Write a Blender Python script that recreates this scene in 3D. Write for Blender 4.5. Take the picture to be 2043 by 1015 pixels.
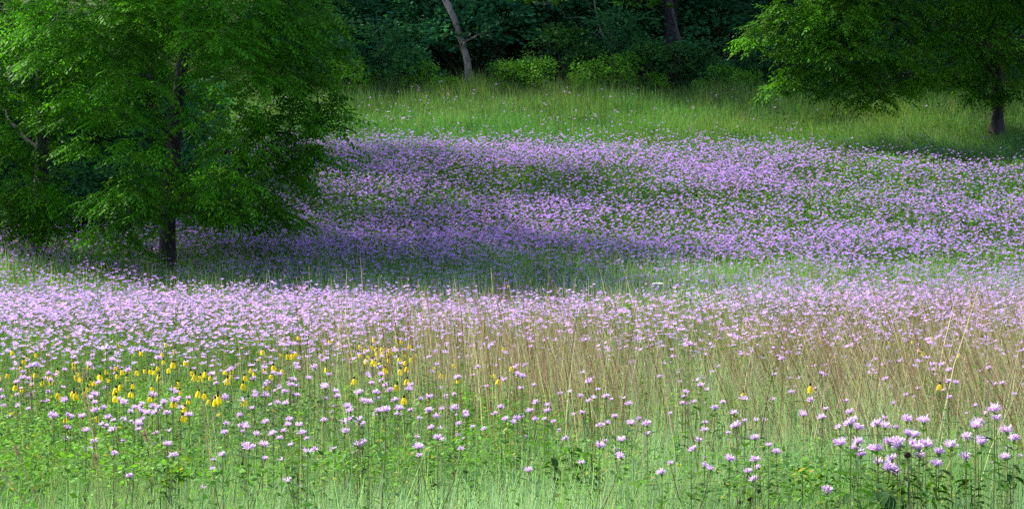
import bpy, math, random
import numpy as np
from mathutils import Vector

for o in list(bpy.data.objects):
    bpy.data.objects.remove(o)
scene = bpy.context.scene
COL = scene.collection
rng = np.random.default_rng(7)

# ------------------------------------------------------------------ camera, sky, sun
F, CX, CY, HZ = 5400.0, 1021.5, 507.5, 450.0        # focal length in photo pixels, centre, horizon row
CAM = np.array([0.0, 0.0, 1.9])
PITCH = math.atan((CY - HZ) / F)
cd = bpy.data.cameras.new('camera')
cd.sensor_width = 36.0
cd.lens = F / 2043.0 * 36.0
cd.clip_start, cd.clip_end = 0.5, 600.0
cam = bpy.data.objects.new('camera', cd)
COL.objects.link(cam)
cam.location = CAM
cam.rotation_euler = (math.radians(90) - PITCH, 0, 0)
scene.camera = cam

SUN_EL, SUN_AZ = math.radians(41), math.radians(-57)    # azimuth from +Y (away from camera), negative = left
w = bpy.data.worlds.new('World')
scene.world = w
w.use_nodes = True
nt = w.node_tree
bg = nt.nodes['Background']
sky = nt.nodes.new('ShaderNodeTexSky')
sky.sky_type = 'NISHITA'
sky.sun_disc = False
sky.sun_elevation = SUN_EL
sky.sun_rotation = SUN_AZ
sky.air_density = 1.2
sky.dust_density = 1.5
nt.links.new(sky.outputs[0], bg.inputs[0])
bg.inputs[1].default_value = 0.115
sd = bpy.data.lights.new('sun', 'SUN')
sd.energy = 4.8
sd.angle = math.radians(0.6)
sd.color = (1.0, 0.95, 0.86)
sun = bpy.data.objects.new('sun', sd)
COL.objects.link(sun)
to_sun = Vector((math.sin(SUN_AZ) * math.cos(SUN_EL), math.cos(SUN_AZ) * math.cos(SUN_EL), math.sin(SUN_EL)))
sun.rotation_euler = to_sun.to_track_quat('Z', 'Y').to_euler()
sun.location = (-20, 20, 40)
scene.view_settings.view_transform = 'Standard'
scene.view_settings.look = 'None'
scene.view_settings.gamma = 1
scene.view_settings.exposure = 1.38
scene.cycles.use_denoising = False
scene.cycles.max_bounces = 6
scene.cycles.diffuse_bounces = 3
scene.cycles.transmission_bounces = 4
scene.cycles.transparent_max_bounces = 4
scene.cycles.sample_clamp_indirect = 4

# ------------------------------------------------------------------ terrain and projection
GD = np.array([-40, 0, 30, 34, 37, 39.5, 42, 44, 47, 52, 56, 60, 66, 74, 82, 90, 110, 150, 220.])
GZ = np.array([0, 0, 0, .02, .1, .0, .14, .32, .62, 1.08, 1.62, 2.33, 3.2, 4.5, 5.65, 6.9, 10.0, 16.0, 24.])
GZR = np.array([0, 0, 0, .03, .12, .17, .23, .3, .5, 1.0, 1.55, 2.2, 3.05, 4.4, 5.65, 6.9, 10.0, 16.0, 24.])

def ground(x, y):
    x = np.asarray(x, float); y = np.asarray(y, float)
    t = np.clip((x / np.maximum(y, 5) * F / 1021 + 0.1) / 0.5, 0, 1)
    t = t * t * (3 - 2 * t)
    ys = y + 0.5 * np.sin(x * 0.35 + 1)
    z = np.interp(ys, GD, GZ) * (1 - t) + np.interp(ys, GD, GZR) * t
    return z + 0.05 * np.sin(x * 0.9 + y * 0.3) * np.sin(y * 0.55 - x * 0.2) * np.clip(y / 30, 0, 1)

def project(x, y, z):
    """world -> photo pixel"""
    dy, dz = np.asarray(y) - CAM[1], np.asarray(z) - CAM[2]
    c, s = math.cos(PITCH), math.sin(PITCH)
    f = dy * c - dz * s
    u = dy * s + dz * c
    return CX + F * np.asarray(x) / f, CY - F * u / f

def at(px, py, d):
    """pixel at distance d -> world"""
    c, s = math.cos(PITCH), math.sin(PITCH)
    a, b = (px - CX) / F, (CY - py) / F
    dirv = np.array([a, c + b * s, -s + b * c])
    return CAM + dirv * (d / dirv[1])

def smooth_noise(x, y, scale, seed):
    """cheap value noise in 0..1"""
    x = np.asarray(x) / scale; y = np.asarray(y) / scale
    xi = np.floor(x).astype(np.int64); yi = np.floor(y).astype(np.int64)
    fx = x - xi; fy = y - yi
    fx = fx * fx * (3 - 2 * fx); fy = fy * fy * (3 - 2 * fy)
    def h(a, b):
        n = (a * 374761393 + b * 668265263 + seed * 1442695041) & 0x7fffffff
        n = ((n ^ (n >> 13)) * 1274126177) & 0x7fffffff
        return ((n ^ (n >> 16)) & 0xffff) / 65535.0
    return (h(xi, yi) * (1 - fx) * (1 - fy) + h(xi + 1, yi) * fx * (1 - fy)
            + h(xi, yi + 1) * (1 - fx) * fy + h(xi + 1, yi + 1) * fx * fy)

def fbm(x, y, scale, seed):
    return (smooth_noise(x, y, scale, seed) * .5 + smooth_noise(x, y, scale / 2.1, seed + 1) * .3
            + smooth_noise(x, y, scale / 4.3, seed + 2) * .2)

COLS = np.array([0, 250, 500, 750, 1000, 1250, 1500, 1750, 2000.])
def table(rows):
    py = np.array([r[0] for r in rows], float)
    v = np.array([r[1:] for r in rows], float)
    def look(px, y):
        cx = np.clip((np.asarray(px) - COLS[0]) / 250.0, 0, 7.999)
        i = cx.astype(int); fx = cx - i
        yy = np.clip(y, py[0], py[-1] - 1e-3)
        j = np.clip(np.searchsorted(py, yy, side='right') - 1, 0, len(py) - 2)
        fy = (yy - py[j]) / (py[j + 1] - py[j])
        return ((v[j, i] * (1 - fx) + v[j, i + 1] * fx) * (1 - fy) + (v[j + 1, i] * (1 - fx) + v[j + 1, i + 1] * fx) * fy)
    return look

# ------------------------------------------------------------------ mesh helpers
class Geo:
    """collects vertices, quads/tris and a colour per vertex"""
    def __init__(s):
        s.v, s.q, s.t, s.c, s.n = [], [], [], [], 0
    def add(s, v, q=None, t=None, c=(1, 1, 1)):
        v = np.asarray(v, float).reshape(-1, 3)
        c = np.asarray(c, float)
        if c.ndim == 1: c = np.tile(c, (len(v), 1))
        s.v.append(v); s.c.append(c)
        if q is not None and len(q): s.q.append(np.asarray(q).reshape(-1, 4) + s.n)
        if t is not None and len(t): s.t.append(np.asarray(t).reshape(-1, 3) + s.n)
        s.n += len(v)
    def mesh(s, name, m, smooth=False):
        me = bpy.data.meshes.new(name)
        v = np.concatenate(s.v); c = np.concatenate(s.c)
        q = np.concatenate(s.q) if s.q else np.zeros((0, 4), int)
        t = np.concatenate(s.t) if s.t else np.zeros((0, 3), int)
        me.vertices.add(len(v)); me.vertices.foreach_set('co', v.astype(np.float32).ravel())
        loops = np.concatenate([q.ravel(), t.ravel()]).astype(np.int32)
        me.loops.add(len(loops)); me.loops.foreach_set('vertex_index', loops)
        n = len(q) + len(t)
        st = np.concatenate([np.arange(len(q)) * 4, len(q) * 4 + np.arange(len(t)) * 3]).astype(np.int32)
        me.polygons.add(n); me.polygons.foreach_set('loop_start', st)
        if smooth: me.polygons.foreach_set('use_smooth', np.ones(n, bool))
        me.update(calc_edges=True)
        at_ = me.color_attributes.new('tint', 'FLOAT_COLOR', 'POINT')
        at_.data.foreach_set('color', np.hstack([c, np.ones((len(c), 1))]).astype(np.float32).ravel())
        me.materials.append(m)
        return me
    def obj(s, name, m, parent=None, smooth=False):
        o = bpy.data.objects.new(name, s.mesh(name, m, smooth))
        COL.objects.link(o)
        if parent: o.parent = parent
        return o

def tag(o, label=None, cat=None, group=None, kind=None):
    if label: o['label'] = label
    if cat: o['category'] = cat
    if group: o['group'] = group
    if kind: o['kind'] = kind
    return o

def empty(name, loc):
    o = bpy.data.objects.new(name, None)
    COL.objects.link(o)
    o.location = loc
    o.empty_display_size = 0.1
    return o

def copy_thing(root, loc, rz, sc):
    c = root.copy(); COL.objects.link(c)
    c.location = loc; c.rotation_euler = (0, 0, rz); c.scale = (sc, sc, sc)
    for k in ('label', 'group'):
        if k in c: del c[k]
    for ch in list(root.children):
        d = ch.copy(); COL.objects.link(d); d.parent = c
        for g in list(ch.children):
            e = g.copy(); COL.objects.link(e); e.parent = d
    return c

# ------------------------------------------------------------------ materials
def mat_leaf(name, trans=0.35, rough=0.6, spec=0.25, nscale=3.0, namt=0.25, tmul=(1.15, 1.25, 0.5)):
    m = bpy.data.materials.new(name); m.use_nodes = True
    n = m.node_tree.nodes; l = m.node_tree.links
    b = n['Principled BSDF']; out = n['Material Output']
    a = n.new('ShaderNodeVertexColor'); a.layer_name = 'tint'
    tc = n.new('ShaderNodeTexCoord')
    nz = n.new('ShaderNodeTexNoise'); nz.inputs['Scale'].default_value = nscale; nz.inputs['Detail'].default_value = 4
    l.new(tc.outputs['Object'], nz.inputs['Vector'])
    mr = n.new('ShaderNodeMapRange')
    mr.inputs[1].default_value = .3; mr.inputs[2].default_value = .7
    mr.inputs[3].default_value = 1 - namt; mr.inputs[4].default_value = 1 + namt
    l.new(nz.outputs['Fac'], mr.inputs[0])
    mx = n.new('ShaderNodeVectorMath'); mx.operation = 'SCALE'
    l.new(a.outputs['Color'], mx.inputs[0]); l.new(mr.outputs[0], mx.inputs['Scale'])
    l.new(mx.outputs[0], b.inputs['Base Color'])
    b.inputs['Roughness'].default_value = rough
    b.inputs['Specular IOR Level'].default_value = spec
    if trans > 0:
        tr = n.new('ShaderNodeBsdfTranslucent')
        tm = n.new('ShaderNodeVectorMath'); tm.operation = 'MULTIPLY'
        tm.inputs[1].default_value = tmul
        l.new(mx.outputs[0], tm.inputs[0]); l.new(tm.outputs[0], tr.inputs['Color'])
        ms = n.new('ShaderNodeMixShader'); ms.inputs[0].default_value = trans
        l.new(b.outputs[0], ms.inputs[1]); l.new(tr.outputs[0], ms.inputs[2])
        l.new(ms.outputs[0], out.inputs['Surface'])
    return m

def mat_bark(name, c1, c2, scale=6.0):
    m = bpy.data.materials.new(name); m.use_nodes = True
    n = m.node_tree.nodes; l = m.node_tree.links
    b = n['Principled BSDF']
    tc = n.new('ShaderNodeTexCoord')
    mp = n.new('ShaderNodeMapping'); mp.inputs['Scale'].default_value = (1, 1, 0.22)
    l.new(tc.outputs['Object'], mp.inputs[0])
    nz = n.new('ShaderNodeTexNoise'); nz.inputs['Scale'].default_value = scale; nz.inputs['Detail'].default_value = 8
    nz.inputs['Roughness'].default_value = .7
    l.new(mp.outputs[0], nz.inputs['Vector'])
    cr = n.new('ShaderNodeValToRGB')
    cr.color_ramp.elements[0].position = .36; cr.color_ramp.elements[0].color = (*c1, 1)
    cr.color_ramp.elements[1].position = .62; cr.color_ramp.elements[1].color = (*c2, 1)
    l.new(nz.outputs['Fac'], cr.inputs[0]); l.new(cr.outputs[0], b.inputs['Base Color'])
    bp = n.new('ShaderNodeBump'); bp.inputs['Strength'].default_value = .8; bp.inputs['Distance'].default_value = .03
    l.new(nz.outputs['Fac'], bp.inputs['Height']); l.new(bp.outputs[0], b.inputs['Normal'])
    b.inputs['Roughness'].default_value = .9
    b.inputs['Specular IOR Level'].default_value = .15
    return m

def mat_ground():
    m = bpy.data.materials.new('meadow_soil'); m.use_nodes = True
    n = m.node_tree.nodes; l = m.node_tree.links
    b = n['Principled BSDF']
    tc = n.new('ShaderNodeTexCoord')
    nz = n.new('ShaderNodeTexNoise'); nz.inputs['Scale'].default_value = 1.3; nz.inputs['Detail'].default_value = 9
    nz.inputs['Roughness'].default_value = .75
    l.new(tc.outputs['Object'], nz.inputs['Vector'])
    cr = n.new('ShaderNodeValToRGB')
    e = cr.color_ramp.elements
    e[0].position = .3; e[0].color = (.028, .045, .012, 1)
    e[1].position = .7; e[1].color = (.075, .085, .03, 1)
    x = e.new(.5); x.color = (.045, .08, .018, 1)
    l.new(nz.outputs['Fac'], cr.inputs[0]); l.new(cr.outputs[0], b.inputs['Base Color'])
    b.inputs['Roughness'].default_value = 1
    b.inputs['Specular IOR Level'].default_value = .05
    bp = n.new('ShaderNodeBump'); bp.inputs['Strength'].default_value = 1; bp.inputs['Distance'].default_value = .05
    l.new(nz.outputs['Fac'], bp.inputs['Height']); l.new(bp.outputs[0], b.inputs['Normal'])
    return m

M_GRASS = mat_leaf('grass_blade', .35, .6, .2, .8, .2)
M_HERB = mat_leaf('herb_leaf', .35, .7, .12, 2.0, .25)
M_PETAL = mat_leaf('lilac_petal', .4, .7, .1, 9.0, .12, (1.0, .9, 1.05))
M_YELLOW = mat_leaf('yellow_petal', .35, .6, .2, 9.0, .12, (1.05, 1.0, .5))
M_CONE = mat_leaf('seed_cone', 0, .9, .1, 60.0, .4)
M_STEM = mat_leaf('stem_skin', 0, .8, .15, 20.0, .3)
M_STRAW = mat_leaf('dry_straw', .15, .8, .15, 2.0, .25)
M_TLEAF = mat_leaf('tree_leaf', .42, .65, .12, .6, .25, (1.1, 1.3, .4))
M_WLEAF = mat_leaf('woodland_leaf', .3, .7, .1, .5, .3, (1.0, 1.2, .5))
M_BARK = mat_bark('walnut_bark', (.014, .012, .018), (.055, .048, .055))
M_BARKP = mat_bark('pale_bark', (.12, .09, .09), (.42, .33, .32), 9)
M_BARKM = mat_bark('dull_bark', (.08, .065, .065), (.22, .18, .18), 9)
M_BARKG = mat_bark('grey_bark', (.03, .028, .03), (.10, .09, .09), 9)

# ------------------------------------------------------------------ ground sheet
def build_ground():
    ys = np.concatenate([np.arange(-40, 8, 4.0), np.arange(8, 95, .5), np.arange(95, 221, 5.0)])
    ss = np.concatenate([np.linspace(-60, -14, 12), np.linspace(-13, 13, 53), np.linspace(14, 60, 12)])
    X, Y = np.meshgrid(ss, ys)
    X = X * (1 + np.clip(Y, 0, None) / 60)
    Z = ground(X, Y)
    v = np.stack([X, Y, Z], -1).reshape(-1, 3)
    ny, nx = X.shape
    i = (np.arange(ny - 1)[:, None] * nx + np.arange(nx - 1)[None]).ravel()
    g = Geo(); g.add(v, np.stack([i, i + 1, i + nx + 1, i + nx], 1))
    o = g.obj('ground', mat_ground(), smooth=True)
    tag(o, 'rolling meadow ground rising to the wood', 'ground', kind='structure')
build_ground()

# ------------------------------------------------------------------ vectorised plant shapes
def unit(v):
    return v / np.maximum(np.linalg.norm(v, axis=-1, keepdims=True), 1e-9)

def blades(g, P, H, W, lean, c0, c1, seg=2, face=None):
    """curved tapering blades: P (n,3) roots, H heights, W widths, lean (n,2) tip offset, colours at root and tip (n,3)"""
    n = len(P)
    if n == 0: return
    a = rng.uniform(0, math.pi, n) if face is None else face
    wv = np.stack([np.cos(a), np.sin(a), np.zeros(n)], 1)
    rows, cols = [], []
    for k in range(seg + 1):
        t = k / seg
        c = P + np.stack([lean[:, 0] * t ** 1.8, lean[:, 1] * t ** 1.8, H * (t - .18 * t * t * np.minimum(1, np.hypot(lean[:, 0], lean[:, 1]) / H))], 1)
        hw = (W * .5 * (1 - .85 * t ** 1.4))[:, None]
        rows += [c - wv * hw, c + wv * hw]
        cc = c0 * (1 - t) + c1 * t
        cols += [cc, cc]
    V = np.stack(rows, 1).reshape(-1, 3); C = np.stack(cols, 1).reshape(-1, 3)
    base = (np.arange(n) * 2 * (seg + 1))[:, None]
    q = np.concatenate([base + np.array([[2 * k, 2 * k + 1, 2 * k + 3, 2 * k + 2]]) for k in range(seg)], 0)
    g.add(V, q, c=C)

def rhombs(g, P, D, S, L, W, C, fold=0.0):
    """leaf-shaped rhombi from base P along D, S = side vector"""
    n = len(P)
    if n == 0: return
    D = unit(D); S = unit(S - D * np.sum(S * D, 1, keepdims=True))
    L = np.asarray(L).reshape(-1, 1) * np.ones((n, 1)); W = np.asarray(W).reshape(-1, 1) * np.ones((n, 1))
    up = np.cross(S, D)
    m = P + D * L * .45
    V = np.stack([P, m - S * W * .5 + up * W * fold, P + D * L, m + S * W * .5 + up * W * fold], 1).reshape(-1, 3)
    q = (np.arange(n) * 4)[:, None] + np.arange(4)
    g.add(V, q, c=np.repeat(C, 4, 0))

def rand_unit(n):
    return unit(rng.normal(size=(n, 3)))

def tube(g, pts, rad, ns=7, c=(1, 1, 1)):
    pts = np.asarray(pts, float); k = len(pts)
    tan = unit(np.gradient(pts, axis=0))
    ref = np.array([0, 1, 0.]) if abs(tan[0][1]) < .9 else np.array([1., 0, 0])
    s = unit(np.cross(tan, ref)); u = np.cross(s, tan)
    a = np.arange(ns) / ns * 2 * math.pi
    V = pts[:, None] + (s[:, None] * np.cos(a)[None, :, None] + u[:, None] * np.sin(a)[None, :, None]) * np.asarray(rad).reshape(-1, 1, 1)
    i = np.arange(k - 1)[:, None] * ns; j = np.arange(ns)[None]
    q = np.stack([i + j, i + (j + 1) % ns, i + ns + (j + 1) % ns, i + ns + j], -1).reshape(-1, 4)
    t = np.stack([np.zeros(ns - 2, int), np.arange(1, ns - 1), np.arange(2, ns)], 1) + (k - 1) * ns
    g.add(V.reshape(-1, 3), q, t, c)

def jit(c, n, amt=.15):
    c = np.asarray(c, float)
    return np.clip(c * (1 + rng.normal(0, amt, (n, 1))) * (1 + rng.normal(0, amt * .4, (n, 3))), 0.003, .95)

def mixc(a, b, t):
    t = np.asarray(t)[:, None]
    return np.asarray(a) * (1 - t) + np.asarray(b) * t

# ------------------------------------------------------------------ trees
def compound_leaves(g, P, D, L, C, pairs=5, lw=.40, droop=.5, lc=.2):
    """pinnate leaves: leaflets on both sides of a drooping midrib"""
    n = len(P)
    D = unit(D)
    S = unit(np.cross(D, np.array([0, 0, 1.]) + rng.normal(0, .25, (n, 3))))
    L = np.asarray(L).reshape(-1, 1)
    for k in range(pairs + 1):
        s = (k + .8) / (pairs + .8)
        p = P + D * L * s + np.array([0, 0, -1.]) * L * droop * s * s
        ll = L * .29 * (1 - .35 * abs(s - .55)) * rng.uniform(.8, 1.15, (n, 1))
        tang = unit(D + np.array([0, 0, -2.]) * droop * s)
        if k == pairs:
            rhombs(g, p, tang, S, ll, ll * lw, C)
            break
        for sg in (-1, 1):
            d = S * sg * .85 + tang * .55 + np.array([0, 0, -.35]) + rng.normal(0, .15, (n, 3))
            rhombs(g, p, d, np.cross(d, np.array([0, 0, 1.])) + rng.normal(0, .25, (n, 3)), ll, ll * lw, C)

def spray(g, c, r, n, col, flat=.5, leaf=.34, pairs=5, simple=False, jitc=.16):
    """a dome of leaves around the end of a branch, drooping at the rim"""
    c = np.asarray(c, float)
    th = rng.uniform(0, 2 * math.pi, n)
    ph = np.arccos(rng.uniform(-.1, 1, n))
    o = np.stack([np.sin(ph) * np.cos(th), np.sin(ph) * np.sin(th), np.cos(ph)], 1)
    rr = r * rng.uniform(.55, 1.0, (n, 1)) * (1 + .35 * np.sin(3 * th[:, None] + c[0] * 7) * np.sin(2 * ph[:, None] + c[2]))
    P = c + o * rr * np.array([1, 1, flat])
    D = o * np.array([1, 1, .4]) + rng.normal(0, .16, (n, 3)) + np.array([0, 0, -.12]) + np.array([0, 0, -.15]) * np.sin(ph)[:, None]
    C = jit(col, n, jitc)
    if simple:
        rhombs(g, P, D, rand_unit(n) + np.array([.5, 0, 0]), leaf * rng.uniform(.6, 1.3, n), leaf * .55 * rng.uniform(.7, 1.2, n), C)
    else:
        compound_leaves(g, P, D, leaf * rng.uniform(.7, 1.25, n), C, pairs, droop=rng.uniform(.15, .5))

def limb_path(a, b, sag=.15, n=7, wob=.05):
    a = np.asarray(a, float); b = np.asarray(b, float)
    t = np.linspace(0, 1, n)[:, None]
    L = np.linalg.norm(b - a)
    p = a * (1 - t) + b * t + np.array([0, 0, 1.]) * (4 * t * (1 - t)) * sag * L
    w_ = rng.normal(0, wob * L, (n, 3)) * (4 * t * (1 - t))
    return p + w_

def tree(name, base, trunk_pts, trunk_r, sprays, bark, leafmat, label, cat='tree', group=None, col=(.05, .11, .02),
         leaf=.34, per=60, simple=False, pairs=5, flat=.5, limbs=True, limb_r=.05):
    """sprays: list of (x,y,z,r,tintmul). everything in world coordinates, stored relative to the base"""
    base = np.asarray(base, float)
    root = empty(name, base)
    tag(root, label, cat, group)
    tp = np.asarray(trunk_pts, float) - base
    tr_ = np.asarray(trunk_r, float); f0 = tp[0] + (tp[1] - tp[0]) * min(.5, .35 / np.linalg.norm(tp[1] - tp[0]))
    g = Geo(); tube(g, np.vstack([tp[:1], f0[None], tp[1:]]), np.concatenate([[tr_[0] * 1.5], [tr_[0] * 1.0], tr_[1:]]), 12)
    if limbs and sprays:
        C_ = np.array([q_[:3] for q_ in sprays]) - base
        M_ = max(5, len(C_) // 9)
        pick = [int(np.argmax(np.hypot(C_[:, 0], C_[:, 1])))]
        dm = np.linalg.norm(C_ - C_[pick[0]], axis=1)
        while len(pick) < M_:
            j = int(np.argmax(dm)); pick.append(j)
            dm = np.minimum(dm, np.linalg.norm(C_ - C_[j], axis=1))
        pp, pr = [], []
        for j in pick:
            c = C_[j]
            zt = np.clip(c[2] - .35 * np.hypot(c[0], c[1]), max(tp[2, 2], tp[-1, 2] * .12), tp[-1, 2] * .95)
            st = np.array([np.interp(zt, tp[:, 2], tp[:, k]) for k in range(3)])
            rt = float(np.interp(zt, tp[:, 2], trunk_r))
            Lb = np.linalg.norm(c - st)
            path = limb_path(st, c, .07, 9, .03)
            rad = np.linspace(min(rt * .5, .012 + limb_r * Lb / 3), .01, 9)
            tube(g, path, rad, 6)
            pp.append(path[2:]); pr.append(rad[2:])
        pp = np.concatenate(pp); pr = np.concatenate(pr)
        for j in range(len(C_)):
            if j in pick: continue
            c = C_[j]
            cost = np.linalg.norm(pp - c, axis=1) + .6 * np.maximum(0, np.hypot(pp[:, 0], pp[:, 1]) - np.hypot(c[0], c[1]))
            i_ = int(np.argmin(cost))
            tube(g, limb_path(pp[i_], c, .06, 6, .04), np.linspace(min(pr[i_] * .7, .02), .004, 6), 5)
    g.obj('trunk', bark, root, smooth=True)
    g = Geo()
    for s in sprays:
        t = s[4] if len(s) > 4 else 1.0
        n = int(per * (s[3] / .8) ** 1.3)
        cc = np.asarray(col) * t if np.isscalar(t) else np.asarray(t)
        spray(g, np.array(s[:3]) - base, s[3], max(n, 6), cc, flat, leaf, pairs, simple)
    g.obj('crown', leafmat, root)
    return root

def px_sprays(lst, d0, edge=None):
    out = []
    for s in lst:
        px, py, r = s[:3]
        if edge and edge[0] == 1 and px > edge[1]: px -= r * 48
        if edge and edge[0] == -1 and px < edge[1]: px += r * 38
        dd = s[3] if len(s) > 3 else 0.
        p = at(px, py, d0 + dd)
        out.append((p[0], p[1], p[2], r * .8, rng.uniform(.62, 1.35)))
    return out

WALNUT = (.066, .215, .012)
# --- the large walnut on the left: boughs read from the photograph, plus boughs behind and above the frame
DL = 47.0
bx = at(336, 520, DL); bx[2] = ground(bx[0], bx[1]) - .1
tr = [bx, at(334, 470, DL), at(338, 400, DL), at(345, 320, DL), at(350, 240, DL), at(362, 150, DL), at(372, 60, DL), at(380, -60, DL), at(372, -220, DL), at(380, -420, DL)]
trr = [.20, .135, .12, .13, .125, .10, .085, .075, .05, .02]
sp = px_sprays([
    (640, 40, .75, -1), (590, 90, .9, -1.2), (520, 40, .9, -1.5), (655, 110, .5, -.5), (610, 150, .7, -.6), (560, 180, .8, -1.4),
    (655, 195, .42, -.4), (675, 225, .3, -.4), (640, 215, .3, -.2), (600, 240, .5, -.6), (560, 270, .6, -1), (590, 310, .38, -.6), (600, 340, .24, -.5),
    (520, 340, .6, -1), (480, 240, .8, -1.9), (460, 160, .85, -2), (425, 90, .8, -2.2), (300, 40, .9, -2), (470, 310, .7, -2), (430, 380, .75, -1.6),
    (520, 415, .55, -1.2), (560, 435, .42, -1.0), (480, 430, .5, -1.5), (580, 450, .3, -1.0), (450, 440, .3, -1.5), (610, 300, .4, -.6), (575, 360, .4, -.8), (620, 320, .25, -.5), (690, 235, .22, -.3), (660, 250, .25, -.3), (640, 170, .5, -.4), (665, 60, .5, -.6), (390, 420, .5, -1.6), (300, 360, .6, -1.9), (260, 400, .6, -2),
    (230, 410, .5, -1.8), (270, 440, .45, -1.9), (310, 425, .35, -2.2), (230, 480, .36, -1.6), (260, 500, .3, -1.7), (215, 455, .3, -1.6), (275, 310, .5, -2),
    (240, 240, .7, -1.9), (190, 200, .8, -1.6), (150, 130, .9, -1.5), (100, 60, .9, -1.4), (220, 100, .8, -2), (270, 180, .7, -2.4), (200, 300, .6, -1.6),
    (420, 10, .9, -1.5), (560, -30, .9, -1), (180, 20, .9, -1.6), (150, 240, .6, -1.2)], DL, (1, 470))
for _ in range(70):
    a = rng.uniform(0, 2 * math.pi); zz = rng.uniform(1.9, 9.6); R = 2.8 * math.sqrt(max(.05, 1 - ((zz - 4.6) / 5.4) ** 2)) * rng.uniform(.45, 1)
    x_, y_ = bx[0] + R * math.cos(a), bx[1] + R * math.sin(a)
    qx, qy = project(x_, y_, zz)
    if (qy > 380 and qx > 520) or (qx > 600 and qy > 0) or (80 < qx < 200 and qy > 300): continue
    if y_ < bx[1] - .6 and -20 < qy < 500: continue
    sp.append((x_, y_, zz, rng.uniform(.55, .95), rng.uniform(.8, 1.15)))
tree('walnut_tree', bx, tr, trr, sp, M_BARK, M_TLEAF, 'large dark-trunked walnut tree with drooping boughs, standing among the flowers', col=WALNUT, per=150, pairs=5, leaf=.38, limb_r=.03, flat=.62)

# --- the second walnut further left, its trunk half hidden
D2 = 50.0
b2 = at(78, 500, D2); b2[2] = ground(b2[0], b2[1]) - .1
tr2 = [b2, at(80, 420, D2), at(84, 330, D2), at(88, 240, D2), at(80, 120, D2), at(70, 0, D2), at(80, -200, D2), at(84, -380, D2)]
sp2 = px_sprays([(20, 190, .9, -1.5), (60, 170, .8, -1.8), (110, 200, .6, -1.7), (30, 260, .8, -2), (70, 300, .7, -2), (20, 340, .8, -2), (60, 380, .6, -1.9), (20, 410, .6, -1.6),
                 (70, 425, .5, -1.8), (100, 400, .5, -1.8), (50, 450, .4, -1.8), (95, 440, .4, -1.8), (75, 465, .4, -1.6), (40, 470, .35, -1.6), (110, 460, .3, -1.6), (10, 440, .4, -1.6), (-40, 300, .9, -1), (-60, 200, .9, -1), (-50, 400, .7, -1), (40, 90, .9, -1), (120, 90, .8, .5), (-20, 20, .9, -1), (130, 300, .5, .6), (-120, 250, 1, 0), (-140, 350, .9, 0)], D2)
for _ in range(60):
    a = rng.uniform(0, 2 * math.pi); zz = rng.uniform(4.0, 11.2); R = 3.6 * math.sqrt(max(.05, 1 - ((zz - 6) / 5.6) ** 2)) * rng.uniform(.4, 1)
    sp2.append((b2[0] + R * math.cos(a) - .5, b2[1] + R * math.sin(a), zz, rng.uniform(.6, 1.0), rng.uniform(.8, 1.1)))
tree('walnut_tree', b2, tr2, [.2, .15, .14, .13, .1, .08, .05, .02], sp2, M_BARK, M_TLEAF, 'walnut tree at the left edge, its leaves hiding most of the trunk', col=WALNUT, per=130, pairs=5, leaf=.38, limb_r=.03)

def round_tree(name, x, y, h, R, label, r0=.16, zlo=.25, n=60, col=(.035, .09, .014), leaf=.3, per=45, simple=False, lean=(0, 0), bark=None, group=None, mat=None, size=.9):
    z = float(ground(x, y)) - .1
    base = np.array([x, y, z])
    k = 8
    t = np.linspace(0, 1, k)
    pts = np.stack([x + lean[0] * t + .15 * np.sin(t * 5 + x), y + lean[1] * t + .12 * np.cos(t * 4 + x), z + h * .92 * t], 1)
    rad = r0 * (1 - .9 * t ** 1.2)
    sps = []
    for _ in range(n):
        a = rng.uniform(0, 2 * math.pi); zt = rng.uniform(zlo, 1)
        u = (zt - zlo) / (1 - zlo)
        rr = R * math.sqrt(max(.06, 1 - (2 * u - .85) ** 2 / 1.35)) * rng.uniform(.3, 1)
        sps.append((x + lean[0] * zt + rr * math.cos(a), y + lean[1] * zt + rr * math.sin(a), z + h * zt, rng.uniform(.6, 1.1) * size, rng.uniform(.75, 1.2)))
    return tree(name, base, pts, rad, sps, bark or M_BARK, mat or M_TLEAF, label, col=col, leaf=leaf, per=per, simple=simple, group=group)

round_tree('walnut_tree', -9.6, 55.5, 12, 4.2, 'shaded tree standing behind the two walnuts on the left', zlo=.2, n=75, leaf=.34, per=45)
for x_, y_, h_, R_, lb_ in [(-20.5, 63.5, 21, 5.0, 'tallest tree beyond the left edge, behind the nearer tall one'), (-17.5, 61, 19, 5.0, 'tall tree beyond the left edge, behind the walnuts'),
                        (-21.5, 66.5, 19, 4.8, 'tall tree beyond the left edge, halfway up the slope'), (-20.5, 76.0, 17, 4.8, 'tall tree beyond the left edge, near the wood'), (-25.0, 73, 25, 5.5, 'very tall unseen tree added far beyond the left edge to shade the slope'), (-13.0, 67.5, 15, 4.6, 'tree behind the walnuts, high on the slope at left')]:  # the very tall unseen tree is added to deepen the slope's shade
    round_tree('walnut_tree', x_, y_, h_, R_, lb_, zlo=.15, n=80, leaf=.4, per=30, size=1.2, r0=.22)

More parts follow.
